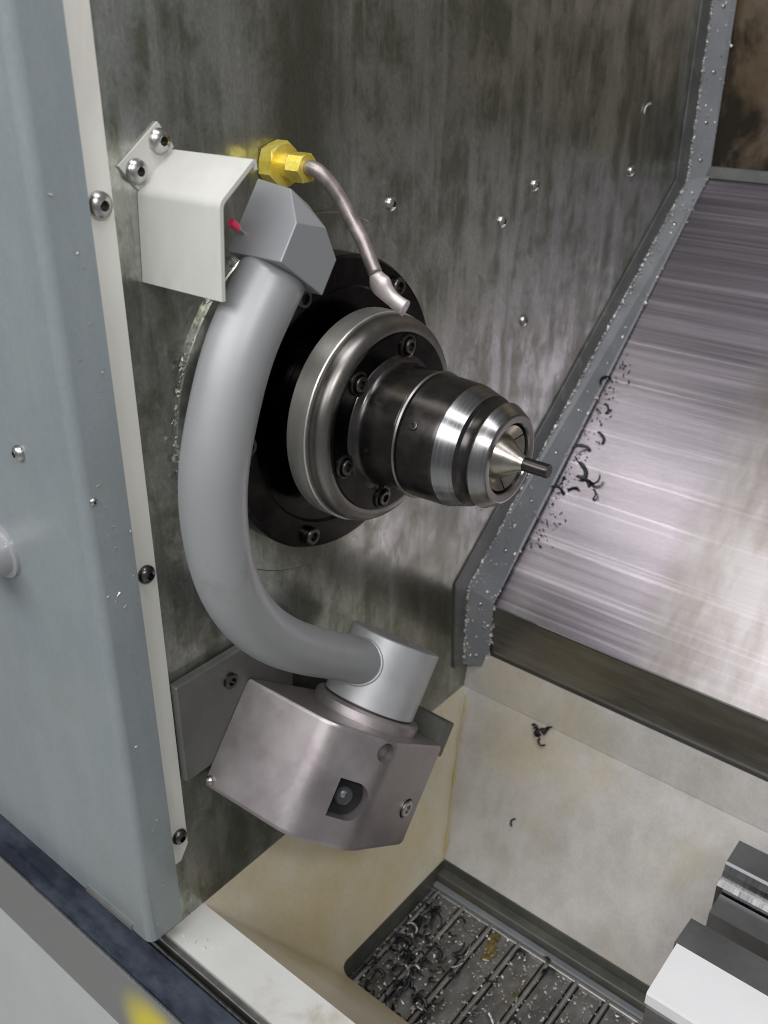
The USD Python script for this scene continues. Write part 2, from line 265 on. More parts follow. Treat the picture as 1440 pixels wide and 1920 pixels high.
def rounded(path, r=0.004, k=4):
    p = [np.array(q, float) for q in path]; o = [p[0]]
    for i in range(1, len(p) - 1):
        u = p[i - 1] - p[i]; v = p[i + 1] - p[i]; a = p[i] + u / np.linalg.norm(u) * r; b = p[i] + v / np.linalg.norm(v) * r
        for t in np.linspace(0, 1, k + 1): o.append((1 - t)**2 * a + 2 * t * (1 - t) * p[i] + t * t * b)
    return o + [p[-1]]
def cat(ms): return trimesh.util.concatenate([tm(m) for m in ms])
def rbox(pts, r): # rounded hull
    s = trimesh.creation.icosphere(2, r).vertices
    return hull(np.vstack([s + np.array(p) for p in pts]))

# ------------------------------------------------------------------ headstock wall (x = 0)
wall = thing('wall', 'stained grey steel headstock wall behind the spindle', 'wall', (0, 0.25, -0.447), kind='structure')
obj('wall_sheet', box(-0.006, 0, -0.214, 0.78, -0.447, 1.0), 'stained_steel', wall, False)
obj('round_plate', lathe_x([(0, 0.10), (0, 0.150), (0.0035, 0.150), (0.0045, 0.149), (0.0045, 0.10)], 128), 'stained_steel', wall)
for y, z in [(0.096, 0.145), (0.328, 0.136), (0.27, 0.108), (0.546, 0.129), (0.327, -0.003)]:
    bolt(wall, (0, y, z), (1, 0, 0), 0.0062, 0.0045, 'screw_steel', spin=random.random())

# ------------------------------------------------------------------ slanted cover at the back
cover = thing('way_cover', 'slanted brushed steel cover plates behind the right of the spindle', 'machine cover', (0.45, 0.5, -0.40))
SY0, SZ0, SY1, SZ1 = 0.730, 0.108, 0.271, -0.329
obj('upper_panel', box(0.0, 0.95, SY0, SY0 + 0.004, SZ0, 1.0), 'rusty_steel', cover, False, label='brown stained upright sheet above the slanted plate')
obj('cover_plate', sheet_x([(SY1, SZ1), (SY0, SZ0)], -0.003, 0.004, 0.95), 'brushed_steel', cover, False)
obj('front_fold', sheet_x([(0.2685, -0.400), (0.2685, -0.3315)], -0.003, 0.004, 0.95), 'dark_fold_steel', cover, False)
obj('upper_seam', prism_x([(SY0 - 0.006, SZ0 - 0.002), (SY0 - 0.001, SZ0 - 0.002), (SY0 - 0.001, SZ0 + 0.012), (SY0 - 0.0035, SZ0 + 0.012)], 0.02, 0.95), 'rail_dark', cover, False)

# corner strip between the wall and the cover: thin flange on the wall, then a 45 degree face
strip = thing('corner_strip', 'bent grey steel strip with rivets along wall and slanted cover', 'trim strip', (0.02, 0.25, -0.41))
def ribbon(pathA, pathB, th):
    A, B = np.array(pathA, float), np.array(pathB, float); n = len(A); V = []; F = []
    for i in range(n):
        a = max(i - 1, 0); b = min(i + 1, n - 1); d = A[b] - A[a]; nn = np.cross(d, B[i] - A[i]); nn /= np.linalg.norm(nn)
        if nn @ (CAM - A[i]) < 0: nn = -nn
        V += [A[i], B[i], B[i] - nn * th, A[i] - nn * th]
    for i in range(n - 1):
        for k in range(4):
            l = (k + 1) % 4; F += [(4 * i + k, 4 * i + l, 4 * i + 4 + l), (4 * i + k, 4 * i + 4 + l, 4 * i + 4 + k)]
    F += [(0, 2, 1), (0, 3, 2), (4 * n - 4, 4 * n - 3, 4 * n - 2), (4 * n - 4, 4 * n - 2, 4 * n - 1)]
    m = trimesh.Trimesh(V, F, process=False); m.fix_normals(); return m
oL = [(0.003, 0.668, 1.0), (0.003, 0.679, 0.106), (0.003, 0.220, -0.285), (0.003, 0.225, -0.405)]
oM = [(0.0035, 0.690, 1.0), (0.0035, 0.709, 0.101), (0.0035, 0.244, -0.300), (0.0035, 0.243, -0.408)]
oR = [(0.0255, 0.716, 1.0), (0.0255, 0.7275, 0.1085), (0.0255, 0.2675, -0.324), (0.0255, 0.2640, -0.414)]
obj('wall_flange', ribbon(oL, oM, 0.0025), 'rail_dark', strip, False)
obj('angled_face', ribbon(oM, oR, 0.002), 'rail_paint', strip, False)
def lerp3(P, Q, t): return np.array(P) + (np.array(Q) - np.array(P)) * t
def face_pt(s, w, seg):
    a = lerp3(oM[seg], oM[seg + 1], s); b = lerp3(oR[seg], oR[seg + 1], s); return lerp3(a, b, w)
def face_n(seg):
    d = np.array(oM[seg + 1]) - oM[seg]; n = np.cross(d, np.array(oR[seg]) - oM[seg]); n /= np.linalg.norm(n)
    return n if n @ (CAM - np.array(oM[seg])) > 0 else -n
for seg, ss in ((0, (0.78, 0.86, 0.925, 0.975)), (1, (0.12, 0.25, 0.36, 0.47, 0.58, 0.68, 0.79, 0.90)), (2, (0.12, 0.85))):
    for s in ss:
        bolt(strip, face_pt(s, 0.5, seg), face_n(seg), 0.0026, 0.0016, 'screw_steel', spin=0.2, name='rivet')

# ------------------------------------------------------------------ chip chute below
chute = thing('chip_chute', 'painted steel chute walls sloping down to the conveyor', 'chute', (0.4, 0.0, -0.63), kind='structure')
def slab(pts, th):
    p = np.array(pts, float); n = np.cross(p[1] - p[0], p[2] - p[0]); n /= np.linalg.norm(n)
    if n @ (CAM - p[0]) < 0: n = -n
    return hull(np.vstack([p, p - n * th]))
obj('back_ledge', slab([(0.0, 0.262, -0.396), (0.95, 0.262, -0.396), (0.95, 0.253, -0.447), (0.0, 0.253, -0.447)], 0.003), 'chute_paint', chute, False)
obj('back_slope', slab([(0.0, 0.253, -0.4475), (0.95, 0.253, -0.4475), (0.95, 0.154, -0.628), (0.05, 0.154, -0.628)], 0.003), 'chute_paint', chute, False)
def corner_curve(x0, y0, z, r, yend):
    arc = [(x0 + r - r * math.sin(t), y0 + r - r * math.cos(t), z) for t in np.linspace(PI / 2, 0, 10)]
    return np.array([(x0, yend, z)] + arc + [(0.95, y0, z)])
top, bot = corner_curve(0.0, -0.169, -0.4475, 0.004, 0.2525), corner_curve(0.05, -0.042, -0.6285, 0.016, 0.1535)
nC = len(top); V = []; K = 8
for k in range(K + 1):
    V.append(top + (bot - top) * k / K)
F = []
for k in range(K):
    for q in range(nC - 1):
        a, b, c, d = k * nC + q, k * nC + q + 1, (k + 1) * nC + q + 1, (k + 1) * nC + q; F += [(a, c, b), (a, d, c)]
inner = trimesh.Trimesh(np.vstack(V), F, process=False)
if inner.face_normals[3] @ (CAM - inner.triangles_center[3]) < 0: inner.invert()
obj('left_slope', inner, 'chute_yellow', chute, True)
obj('corner_web', slab([(0.0, -0.169, -0.4476), (0.0, -0.165, -0.4476)] + [tuple(top[q] + [0, 0, -0.0001]) for q in range(2, 11)], 0.002), 'chute_yellow', chute, False)
obj('sill', box(-0.03, 0.95, -0.212, -0.169, -0.452, -0.4468), 'sill_paint', chute, False)
wob = [(0.0045 + 0.046 * t + 0.002 + 0.0006 * math.sin(17 * t), 0.2475 - 0.099 * t + 0.001 * math.sin(9 * t), -0.455 - 0.171 * t) for t in np.linspace(0, 1, 30)]
obj('residue_streak', tube(wob, [0.0006 + 0.0012 * abs(math.sin(3.7 * i)) * abs(math.sin(0.31 * i)) for i in range(30)], 6), 'residue', chute, True, label='yellow dried coolant streak down the chute corner')

# ------------------------------------------------------------------ chip conveyor in the pit
conv = thing('chip_conveyor', 'hinged steel belt chip conveyor in the pit below the chute', 'conveyor', (0.3, 0.05, -0.68))
hx = [0.060, 0.097, 0.137, 0.175, 0.213, 0.250, 0.287, 0.325, 0.363, 0.401, 0.439, 0.477]
BZ = -0.658
obj('slat', box(0.0515, hx[0] - 0.005, -0.040, 0.131, BZ - 0.004, BZ), 'slat_steel', conv, False)
for i in range(len(hx) - 1):
    a, b = hx[i] + 0.0042, hx[i + 1] - 0.0056
    dz = 0.0012 * RNG.standard_normal()
    obj('slat', hull([(a, -0.040, BZ - 0.005), (b, -0.040, BZ - 0.005), (a, 0.131, BZ - 0.005), (b, 0.131, BZ - 0.005), (a, -0.04, BZ + dz), (b, -0.04, BZ + dz), (a, 0.131, BZ + dz), (b, 0.131, BZ + dz), ((a + b) / 2, -0.04, BZ + dz + 0.0008), ((a + b) / 2, 0.131, BZ + dz + 0.0008)]), 'slat_steel', conv, False)
for x in hx:
    obj('hinge_rod', tube([(x, -0.040, BZ + 0.001), (x, 0.131, BZ + 0.001)], 0.0030, 12), 'hinge_steel', conv)
obj('side_wall', box(0.0475, 0.0505, -0.045, 0.156, -0.72, -0.6286), 'rim_dark', conv, False)
obj('side_wall', box(0.0505, 0.95, 0.1525, 0.156, -0.72, -0.6286), 'rim_dark', conv, False)
obj('side_wall', box(0.0505, 0.95, -0.0455, -0.042, -0.72, -0.629), 'rim_dark', conv, False)
obj('side_rail', box(0.0505, 0.95, 0.140, 0.1525, -0.70, -0.641, 0.0008), 'rim_dark', conv, False)
obj('chain_cover', box(0.0505, 0.95, 0.1315, 0.1395, -0.70, -0.652, 0.0008), 'rail_paint', conv, False)
obj('wear_strip', box(0.0505, 0.95, 0.127, 0.1312, -0.70, -0.655, 0.0006), 'hinge_steel', conv, False)
obj('pit_bottom', box(0.0505, 0.95, -0.042, 0.1525, -0.73, -0.7205), 'rim_dark', conv, False)

# ------------------------------------------------------------------ spindle with collet nose
sp = thing('spindle', 'black flanged lathe spindle with stepped collet nose pointing right', 'spindle', (0, 0, -0.122))
obj('flange', solid_x([(0.0046, 0.1215), (0.026, 0.1215), (0.030, 0.1190), (0.030, 0.098), (0.027, 0.096), (0.027, 0.06)], 128), 'black_oxide', sp)
for a in (53, 115, 179, 246, 305, 358):
    a = math.radians(a)
    bolt(sp, (0.030, 0.109 * math.cos(a), 0.109 * math.sin(a)), (1, 0, 0), 0.0075, 0.006, 'dark_screw', cap_head, spin=a, name='flange_bolt')
obj('spindle_neck', solid_x([(0.0275, 0.068), (0.0475, 0.068)], 96), 'black_oxide', sp)
obj('collar_ring', solid_x([(0.0478, 0.0835), (0.049, 0.0845), (0.0660, 0.0845), (0.0668, 0.0838)], 128), 'ground_steel', sp)
lip = [(0.0669, 0.0818)] + [(0.0705 + 0.0105 * math.sin(t), 0.0735 + 0.0095 * math.cos(t)) for t in np.linspace(-0.3, 1.5, 16)] + [(0.0811, 0.0725), (0.0808, 0.0715)]
obj('rounded_lip', solid_x(lip, 128), 'lip_steel', sp)
face = m3.Manifold.cylinder(0.0, 0, 0) if False else None
obj('face_plate', solid_x([(0.0800, 0.0715), (0.0816, 0.0712), (0.0822, 0.07)], 128), 'black_oxide', sp)
for a in (75, 134, 196, 257, 316, 15):
    a = math.radians(a); c = (0.0825, 0.0608 * math.cos(a), 0.0608 * math.sin(a))
    obj('bolt_pocket', place(revolve([(0.0062, 0), (0.0092, 0), (0.0092, 0.0016), (0.0078, 0.0022), (0.0062, 0.0005)], 28), (0.0822, c[1], c[2]), (1, 0, 0)), 'nose_oxide', sp)
    bolt(sp, (0.0822, c[1], c[2]), (1, 0, 0), 0.006, 0.0045, 'dark_screw', cap_head, spin=a, name='face_bolt')
fil = [(0.0823, 0.0545), (0.0835, 0.0535), (0.0850, 0.0505), (0.0870, 0.0487), (0.0900, 0.0480)]
obj('nose_sleeve', solid_x(fil + [(0.1165, 0.0480), (0.1180, 0.0472)], 128), 'nose_oxide', sp)
obj('sleeve_ring', solid_x([(0.1182, 0.0460), (0.1186, 0.0490), (0.1200, 0.0497), (0.1214, 0.0490), (0.1218, 0.0460)], 128), 'lip_steel', sp)
obj('nose_cap', solid_x([(0.1220, 0.0465), (0.1230, 0.0480), (0.1500, 0.0470), (0.1530, 0.0465)], 128), 'nose_oxide', sp)
obj('cap_taper', solid_x([(0.1531, 0.0464), (0.1680, 0.0418)], 128), 'bright_steel', sp)
obj('cap_groove', solid_x([(0.1681, 0.0417), (0.1700, 0.0390), (0.1720, 0.0383), (0.1770, 0.0383), (0.1788, 0.0392)], 128), 'nose_oxide', sp)
obj('collet_sleeve', lathe_x([(0.1789, 0.02), (0.1789, 0.0392), (0.1800, 0.0394), (0.1888, 0.0342), (0.1898, 0.0328), (0.1900, 0.0318), (0.1896, 0.0272), (0.1885, 0.0264), (0.1820, 0.0258), (0.1820, 0.02)], 128), 'bright_steel', sp)
a = math.radians(150)
bolt(sp, (0.133, 0.0476 * math.cos(a), 0.0476 * math.sin(a)), (0, math.cos(a), math.sin(a)), 0.0035, 0.0012, 'dark_screw', cap_head, name='set_screw')
# collet in the bore: three jaws with slits between them
for k in range(3):
    a0 = math.radians(30 + 120 * k) + 0.03; a1 = a0 + 2 * PI / 3 - 0.06
    th = np.linspace(a0, a1, 18); prof = [(0.165, 0.0255), (0.1850, 0.0255), (0.1868, 0.0245), (0.1800, 0.0120), (0.165, 0.0120)]
    V = []; F = []; n = len(prof)
    for t in th: V += [(x, r * math.cos(t), r * math.sin(t)) for x, r in prof]
    for i in range(len(th) - 1):
        for q in range(n):
            w = (q + 1) % n; F += [(i * n + q, (i + 1) * n + q, (i + 1) * n + w), (i * n + q, (i + 1) * n + w, i * n + w)]
    for q in range(1, n - 1):
        F += [(0, q, q + 1), ((len(th) - 1) * n, (len(th) - 1) * n + q + 1, (len(th) - 1) * n + q)]
    m = trimesh.Trimesh(V, F, process=False); m.fix_normals()
    obj('collet_jaw', m, 'cone_steel', sp)
work = thing('workpiece', 'small turned cone with dark round pin held in the collet', 'workpiece', (0.178, 0, -0.02))
obj('cone', solid_x([(0.172, 0.0195), (0.1800, 0.0190), (0.1980, 0.0068), (0.2020, 0.0053)], 64), 'cone_steel', work)
obj('pin', solid_x([(0.2021, 0.0052), (0.2210, 0.0052), (0.2218, 0.0046)], 40), 'nose_oxide', work, label='dark round pin at the tip of the cone')

# ------------------------------------------------------------------ tool setter arm
T = math.radians(37); A = np.array([0, math.sin(T), math.cos(T)]); B = np.array([0, math.cos(T), -math.sin(T)]); X = np.array([1.0, 0, 0])
def W(x, b, a): return X * x + B * b + A * a
arm = thing('tool_setter_arm', 'curved grey tube arm on mauve metal housing left of the spindle', 'tool setter', W(0.06, 0.16, -0.34))
XA = 0.070; AB = -0.1915
ctrl = [(-0.1690, 0.0408), (-0.1700, 0.020), (-0.1700, -0.010), (-0.1620, -0.0505), (-0.1450, -0.0965), (-0.1200, -0.132), (-0.0870, -0.1615), (-0.0460, -0.1815), (0.0050, -0.1910), (0.0620, -0.1915), (0.128, -0.1915)]
path = spline([W(XA, b, a) for b, a in ctrl], 60)
obj('arm_tube', tube(path, np.interp(np.linspace(0, 1, 60), [0, 0.3, 0.5, 0.75, 1], [0.0226, 0.0228, 0.0220, 0.0205, 0.0198]), 48), 'arm_paint', arm, True)
def loc(mesh):  # mesh built in (x, b, a) coordinates -> world
    v = mesh.vertices; m = trimesh.Trimesh(np.outer(v[:, 0], X) + np.outer(v[:, 1], B) + np.outer(v[:, 2], A), mesh.faces, process=False); m.fix_normals(); return m
blk = [(0.098, -0.193, 0.041), (0.098, -0.149, 0.041), (0.052, -0.193, 0.041), (0.052, -0.149, 0.041), (0.098, -0.194, 0.066), (0.082, -0.194, 0.0865), (0.052, -0.194, 0.0900),
       (0.098, -0.170, 0.0760), (0.098, -0.150, 0.0650), (0.052, -0.150, 0.0650), (0.052, -0.170, 0.0880), (0.082, -0.176, 0.0865)]
blk = [(x - 0.003, b + 0.0015, a) for x, b, a in blk]
obj('end_block', loc(rbox(blk, 0.0008)), 'block_paint', arm, 20)
obj('stylus', loc(tube([(0.056, -0.188, 0.054), (0.056, -0.201, 0.054)], 0.0011, 10)), 'screw_steel', arm)
obj('stylus_tip', loc(tube([(0.056, -0.199, 0.054), (0.056, -0.206, 0.054)], 0.0026, 14)), 'ruby', arm, label='red stylus tip under the cream cover')
HX, HB = 0.070, 0.153
def cyl_a(cx, cb, prof, n=72):
    m = revolve([(r, a) for r, a in prof], n); v = m.vertices; return loc(trimesh.Trimesh(v + np.array([cx, cb, 0]), m.faces, process=False))
obj('hub', cyl_a(HX, HB, [(0, -0.2265), (0.0425, -0.2265), (0.0430, -0.2255), (0.0430, -0.1640), (0.0420, -0.1630), (0, -0.1630)]), 'hub_metal', arm)
obj('hub_seam', cyl_a(HX, HB, [(0, -0.2280), (0.0415, -0.2280), (0.0415, -0.2266), (0, -0.2266)]), 'rubber', arm)
obj('hub_collar', cyl_a(HX, HB, [(0, -0.240), (0.0500, -0.240), (0.0500, -0.2305), (0.0480, -0.2281), (0, -0.2281)]), 'housing_metal', arm)
# weld bead where the tube enters the hub
bead = [W(XA + 0.0204 * math.cos(t), HB - math.sqrt(0.0432**2 - (XA + 0.0204 * math.cos(t) - HX)**2), AB + 0.0204 * math.sin(t)) for t in np.linspace(0, 2 * PI, 49)]
obj('weld_bead', tube(bead, 0.0016, 8, caps=False), 'hub_metal', arm, True)
# housing: outline in (x, b) with a wide rounded corner, extruded along the arm axis
cx, cb, cr = 0.088, 0.092, 0.047
out = [tuple(q) for q in rounded([(0.0105, 0.0505), (0.100, 0.0595), (0.1325, 0.110), (0.128, 0.208)], 0.013, 8)] + [(0.0105, 0.208)]
def layer(inset, a):
    q = Polygon(out).buffer(-inset, join_style=1) if inset else Polygon(out)
    return np.array([(p[0], p[1], a) for p in q.exterior.coords])
hous = m3.Manifold.hull_points(np.vstack([layer(0.0035, -0.2385), layer(0.0012, -0.2395), layer(0.0, -0.2425), layer(0.0, -0.3335), layer(0.0015, -0.3370), layer(0.004, -0.3380)]))
def mf(m): return m3.Manifold(m3.Mesh(np.asarray(m.vertices, np.float32), np.asarray(m.faces, np.uint32)))
HOLES = []
OUTL = np.array(out[:-1]); OUTS = np.r_[0, np.cumsum(np.linalg.norm(np.diff(OUTL, axis=0), axis=1))]
def surf(t):  # point and outward normal at length t along the housing outline
    q = lambda u: np.array([np.interp(u, OUTS, OUTL[:, 0]), np.interp(u, OUTS, OUTL[:, 1])])
    d = q(t + 0.003) - q(t - 0.003); d /= np.linalg.norm(d); return q(t), np.array([d[1], -d[0]])
def cutter(t, a, shape, depth):
    p, n = surf(t); tan = np.array([-n[1], n[0]])
    m = trimesh.creation.extrude_polygon(Polygon(shape), depth + 0.01, engine='earcut'); v = m.vertices
    d = v[:, 2] - depth
    q = np.c_[p[0] + v[:, 0] * tan[0] + d * n[0], p[1] + v[:, 0] * tan[1] + d * n[1], a + v[:, 1]]
    r = trimesh.Trimesh(q, m.faces, process=True); r.fix_normals(); return r
circ = lambda r, k=24: [(r * math.cos(i * 2 * PI / k), r * math.sin(i * 2 * PI / k)) for i in range(k)]
dshape = [(-0.0145, -0.0165), (0.003, -0.0165)] + [(0.003 + 0.0150 * math.sin(t), -0.0165 * math.cos(t)) for t in np.linspace(0.2, PI - 0.2, 12)] + [(0.003, 0.0165), (-0.0145, 0.0165)]
WT, WA = 0.1294, -0.2961
HT, HA = 0.1459, -0.2497
QT, QA = 0.2228, -0.3000
for t, a, s, d in ((WT, WA, dshape, 0.014), (HT, HA, circ(0.0085), 0.010), (QT, QA, circ(0.0095), 0.004)):
    hous = hous - mf(cutter(t, a, s, d))
obj('housing', loc(tm(hous)), 'housing_metal', arm, 25)
def in_hole(t, a, du, da, depth, mesh):
    p, n = surf(t); tan = np.array([-n[1], n[0]]); q = p + tan * du - n * depth
    return place(mesh, W(q[0], q[1], a + da), X * n[0] + B * n[1])
def hole_floor(shape, t, a, depth):
    p, n = surf(t); tan = np.array([-n[1], n[0]]); s = Polygon(shape).buffer(-0.0002)
    m = trimesh.creation.extrude_polygon(s, 0.0008, engine='earcut'); v = m.vertices; d = v[:, 2] - depth
    return loc(trimesh.Trimesh(np.c_[p[0] + v[:, 0] * tan[0] + d * n[0], p[1] + v[:, 0] * tan[1] + d * n[1], a + v[:, 1]], m.faces, process=True))
obj('window_recess', hole_floor(dshape, WT, WA, 0.0136), 'hole_dark', arm, False)
obj('sensor_lens', in_hole(WT, WA, -0.002, 0.001, 0.013, revolve([(0, 0), (0.0085, 0), (0.0085, 0.006), (0.007, 0.008), (0.0035, 0.0085), (0, 0.0075)], 28)), 'lens', arm, label='dark round sensor in the window of the housing')
obj('sensor_screw', in_hole(WT, WA, -0.004, 0.003, 0.0055, revolve([(0, 0), (0.003, 0), (0.003, 0.001), (0.0012, 0.0016), (0, 0.0012)], 16)), 'screw_steel', arm)
obj('hole_plug', hole_floor(circ(0.0085), HT, HA, 0.0092), 'bracket_grey', arm, False)
obj('housing_screw', in_hole(QT, QA, 0, 0, 0.0036, cap_head(0.0078, 0.006)), 'screw_steel', arm)
obj('corner_screw', place(button_head(0.0042, 0.004), W(0.0150, 0.0510, -0.331), -B), 'screw_steel', arm)
obj('mount_plate', box(0.0008, 0.0100, -0.1790, -0.050, -0.286, -0.188, 0.0012), 'bracket_grey', arm, False, label='dark grey upright plate joining housing to wall')
obj('mount_screw', place(cap_head(0.0068, 0.004), (0.010, -0.1246, -0.2115), (1, 0, 0)), 'dark_screw', arm)
obj('rear_plate', loc(box(0.001, 0.122, 0.2085, 0.228, -0.252, -0.218, 0.001)), 'rim_dark', arm, False)

# ------------------------------------------------------------------ cream sheet-metal cover over the stylus
cov = thing('stylus_cover', 'cream bent sheet metal cover bolted beside the brass fitting', 'sheet metal cover', (0.04, -0.15, 0.126))
P1, P2, P3 = (-0.1272, 0.2064), (-0.1578, 0.1835), (-0.1612, 0.1264)
obj('flange_tab', slab([(0.0022, -0.1383, 0.2217), (0.0022, -0.1272, 0.2064), (0.0022, -0.1578, 0.1832), (0.0022, -0.1708, 0.1985)], 0.002), 'cream_paint', cov, False)
P4 = (-0.1262, 0.199)
obj('cover_sheet', sheet_x(rounded([P3, P2, P1, P4]), -0.0028, 0.0004, 0.0765), 'cream_paint', cov, 20)
for y, z in ((-0.1389, 0.2107), (-0.1587, 0.1946)):
    bolt(cov, (0.0022, y, z), (1, 0, 0), 0.0078, 0.0056)

# ------------------------------------------------------------------ coolant nozzle
noz = thing('coolant_nozzle', 'yellow brass fitting with bent metal coolant pipe above the spindle', 'coolant nozzle', (0.03, -0.06, 0.11))
NY, NZ = -0.0385, 0.1880
def hexa(r, x0, x1, ch=0.0012, sp_=0.3):
    pts = []
    for i in range(6):
        a = i * PI / 3 + sp_
        pts += [(x0 + ch, NY + r * math.cos(a), NZ + r * math.sin(a)), (x1 - ch, NY + r * math.cos(a), NZ + r * math.sin(a))]
    for i in range(24):
        a = i * PI / 12
        pts += [(x0, NY + r * 0.88 * math.cos(a), NZ + r * 0.88 * math.sin(a)), (x1, NY + r * 0.88 * math.cos(a), NZ + r * 0.88 * math.sin(a))]
    return hull(pts)
cylx = lambda r, x0, x1: tube([(x0, NY, NZ), (x1, NY, NZ)], r, 28)
obj('hex_nut', hexa(0.0166, 0.0006, 0.0130), 'brass', noz, False)
obj('fitting_body', cylx(0.0082, 0.0130, 0.022), 'brass', noz)
obj('hex_nut', hexa(0.0104, 0.021, 0.0345, 0.001, 0.1), 'brass', noz, False, label='smaller brass hex nut on the pipe')
pp = spline([(0.0345, NY, NZ), (0.042, -0.039, 0.188), (0.050, -0.0335, 0.179), (0.057, -0.0285, 0.1665), (0.0645, -0.0262, 0.1535), (0.0715, -0.0252, 0.1435), (0.080, -0.0255, 0.129), (0.0845, -0.0255, 0.1215)], 44)
obj('pipe', tube(pp, 0.0051, 18), 'pipe_metal', noz, True)
tp = spline([pp[-1], (0.0875, -0.0255, 0.1165), (0.094, -0.0245, 0.109), (0.1085, -0.0210, 0.0995)], 18)
obj('flattened_tip', tube(tp, 1.08 * np.array([0.0042, 0.0052, 0.0062, 0.0072, 0.0078, 0.0078, 0.0074, 0.0068, 0.0063, 0.0059, 0.0056, 0.0054, 0.0054, 0.0055, 0.0056, 0.0057, 0.0058, 0.0059]), 18, flat=[1, .9, .85, .8, .75, .75, .75, .75, .8, .8, .8, .8, .8, .8, .8, .8, .8, .8]), 'pipe_tip_metal', noz, True)

# ------------------------------------------------------------------ front door pillar, strip, sill and track
pan = thing('front_panel', 'glossy blue grey enclosure panel with round knob at left', 'panel', (-0.3, -0.22, -0.43))
PX, PY0, PY1, PZ = 0.012, -0.2365, -0.2015, -0.428
prof = [(-1.1, PY0)] + [(PX - 0.008 + 0.008 * math.sin(t), PY0 + 0.008 - 0.008 * math.cos(t)) for t in np.linspace(0, PI / 2, 8)] + [(PX, PY1), (PX - 0.003, PY1), (PX - 0.003, PY0 + 0.012), (PX - 0.012, PY0 + 0.003), (-1.1, PY0 + 0.003)]
m = trimesh.creation.extrude_polygon(Polygon(prof), 1.45, engine='earcut'); m.apply_translation([0, 0, PZ])
obj('panel_sheet', m, 'panel_paint', pan, 40)
obj('knob', place(revolve([(0, 0), (0.0225, 0), (0.0225, 0.003), (0.0190, 0.004), (0.0190, 0.030), (0.0170, 0.033), (0, 0.034)], 48), (-0.107, PY0, -0.080), (0, -1, 0)), 'hub_metal', pan)
bolt(pan, (-0.055, PY0, 0.015), (0, -1, 0), 0.0058, 0.005)
bolt(pan, (PX, -0.228, -0.004), (1, 0, 0), 0.0028, 0.0022)
obj('bottom_tape', box(-0.078, -0.012, PY0 - 0.0018, PY0 - 0.0002, PZ + 0.001, PZ + 0.007), 'worn_steel', pan, False, label='worn pale seal strip along its lower edge')

cs = thing('edge_strip', 'cream painted upright strip with bolts beside the front panel', 'trim strip', (0, -0.19, -0.37))
obj('strip_sheet', hull([(x, y, z) for x in (0.0005, 0.0035) for y, z in ((-0.214, 1.0), (-0.1765, 1.0), (-0.1805, -0.358), (-0.1895, -0.372), (-0.214, -0.372))]), 'strip_paint', cs, False)
for z, mt in ((0.1782, 'screw_steel'), (-0.0808, 'dark_screw'), (-0.3432, 'dark_screw'), (0.44, 'screw_steel')):
    bolt(cs, (0.0035, -0.189, z), (1, 0, 0), 0.0085 if z > 0 else 0.0072, 0.006, mt)

tr = thing('door_track', 'dark blue glossy door track across the lower left corner', 'door track', (0, -0.25, -0.55))
obj('track_top', box(-1.1, 0.95, -0.2565, -0.2262, -0.4545, -0.4500, 0.0012), 'track_paint', tr, False)
obj('edge_trim', box(-1.1, 0.95, -0.2585, -0.2566, -0.4565, -0.4492, 0.0006), 'bright_steel', tr, False)
obj('guide_rail', box(-1.1, 0.95, -0.2262, -0.2238, -0.470, -0.4475, 0.0006), 'bright_steel', tr, False)
obj('guide_groove', box(-1.1, 0.95, -0.2236, -0.2185, -0.475, -0.4600), 'rubber', tr, False)
obj('guide_rail', box(-1.1, 0.95, -0.2183, -0.2125, -0.470, -0.4490, 0.0008), 'hinge_steel', tr, False)
obj('front_apron', box(-1.1, 0.95, -0.2560, -0.2520, -0.553, -0.4547, 0.001), 'apron_reflection_paint', tr, False, label='grey front apron with a soft yellow reflection painted in')
obj('lower_apron', slab([(-1.1, -0.2545, -0.5535), (0.95, -0.2545, -0.5535), (0.95, -0.275, -1.1), (-1.1, -0.275, -1.1)], 0.003), 'floor_paint', tr, False)
obj('floor', box(-2.5, 2.5, -3.0, -0.2, -1.12, -1.105), 'floor_paint', kind='structure')

# ------------------------------------------------------------------ tailstock block and guide at lower right
tb = thing('tailstock_block', 'white topped steel block at the lower right corner', 'tailstock', (0.6, -0.03, -0.50))
obj('white_top', prism_x([(-0.064, -0.352), (-0.063, -0.350), (-0.0105, -0.350), (-0.0105, -0.362), (-0.064, -0.362)], 0.377, 0.95), 'white_paint', tb, False)
obj('rear_steel', prism_x([(-0.0102, -0.3505), (0.024, -0.3560), (0.024, -0.40), (-0.0102, -0.40)], 0.375, 0.95), 'dark_steel', tb, False)
obj('block_body', prism_x([(-0.066, -0.3622), (-0.0104, -0.3622), (-0.0104, -0.50), (-0.066, -0.50)], 0.379, 0.95), 'dark_steel', tb, False)
gd = thing('guide_rail_block', 'steel linear guide with polished grooved edge behind the white block', 'linear guide', (0.6, 0.13, -0.50))
obj('guide_top', prism_x([(0.141, -0.402), (0.143, -0.400), (0.175, -0.400), (0.175, -0.50), (0.141, -0.50)], 0.366, 0.95), 'dark_steel', gd, False)
obj('polished_edge', prism_x([(0.1408, -0.402), (0.1408, -0.50), (0.128, -0.50), (0.122, -0.412), (0.126, -0.409), (0.131, -0.4115), (0.134, -0.404)], 0.367, 0.95), 'bright_steel', gd, False)
obj('guide_body', prism_x([(0.1205, -0.418), (0.0950, -0.418), (0.0950, -0.52), (0.1205, -0.52)], 0.372, 0.95), 'dark_steel', gd, False)

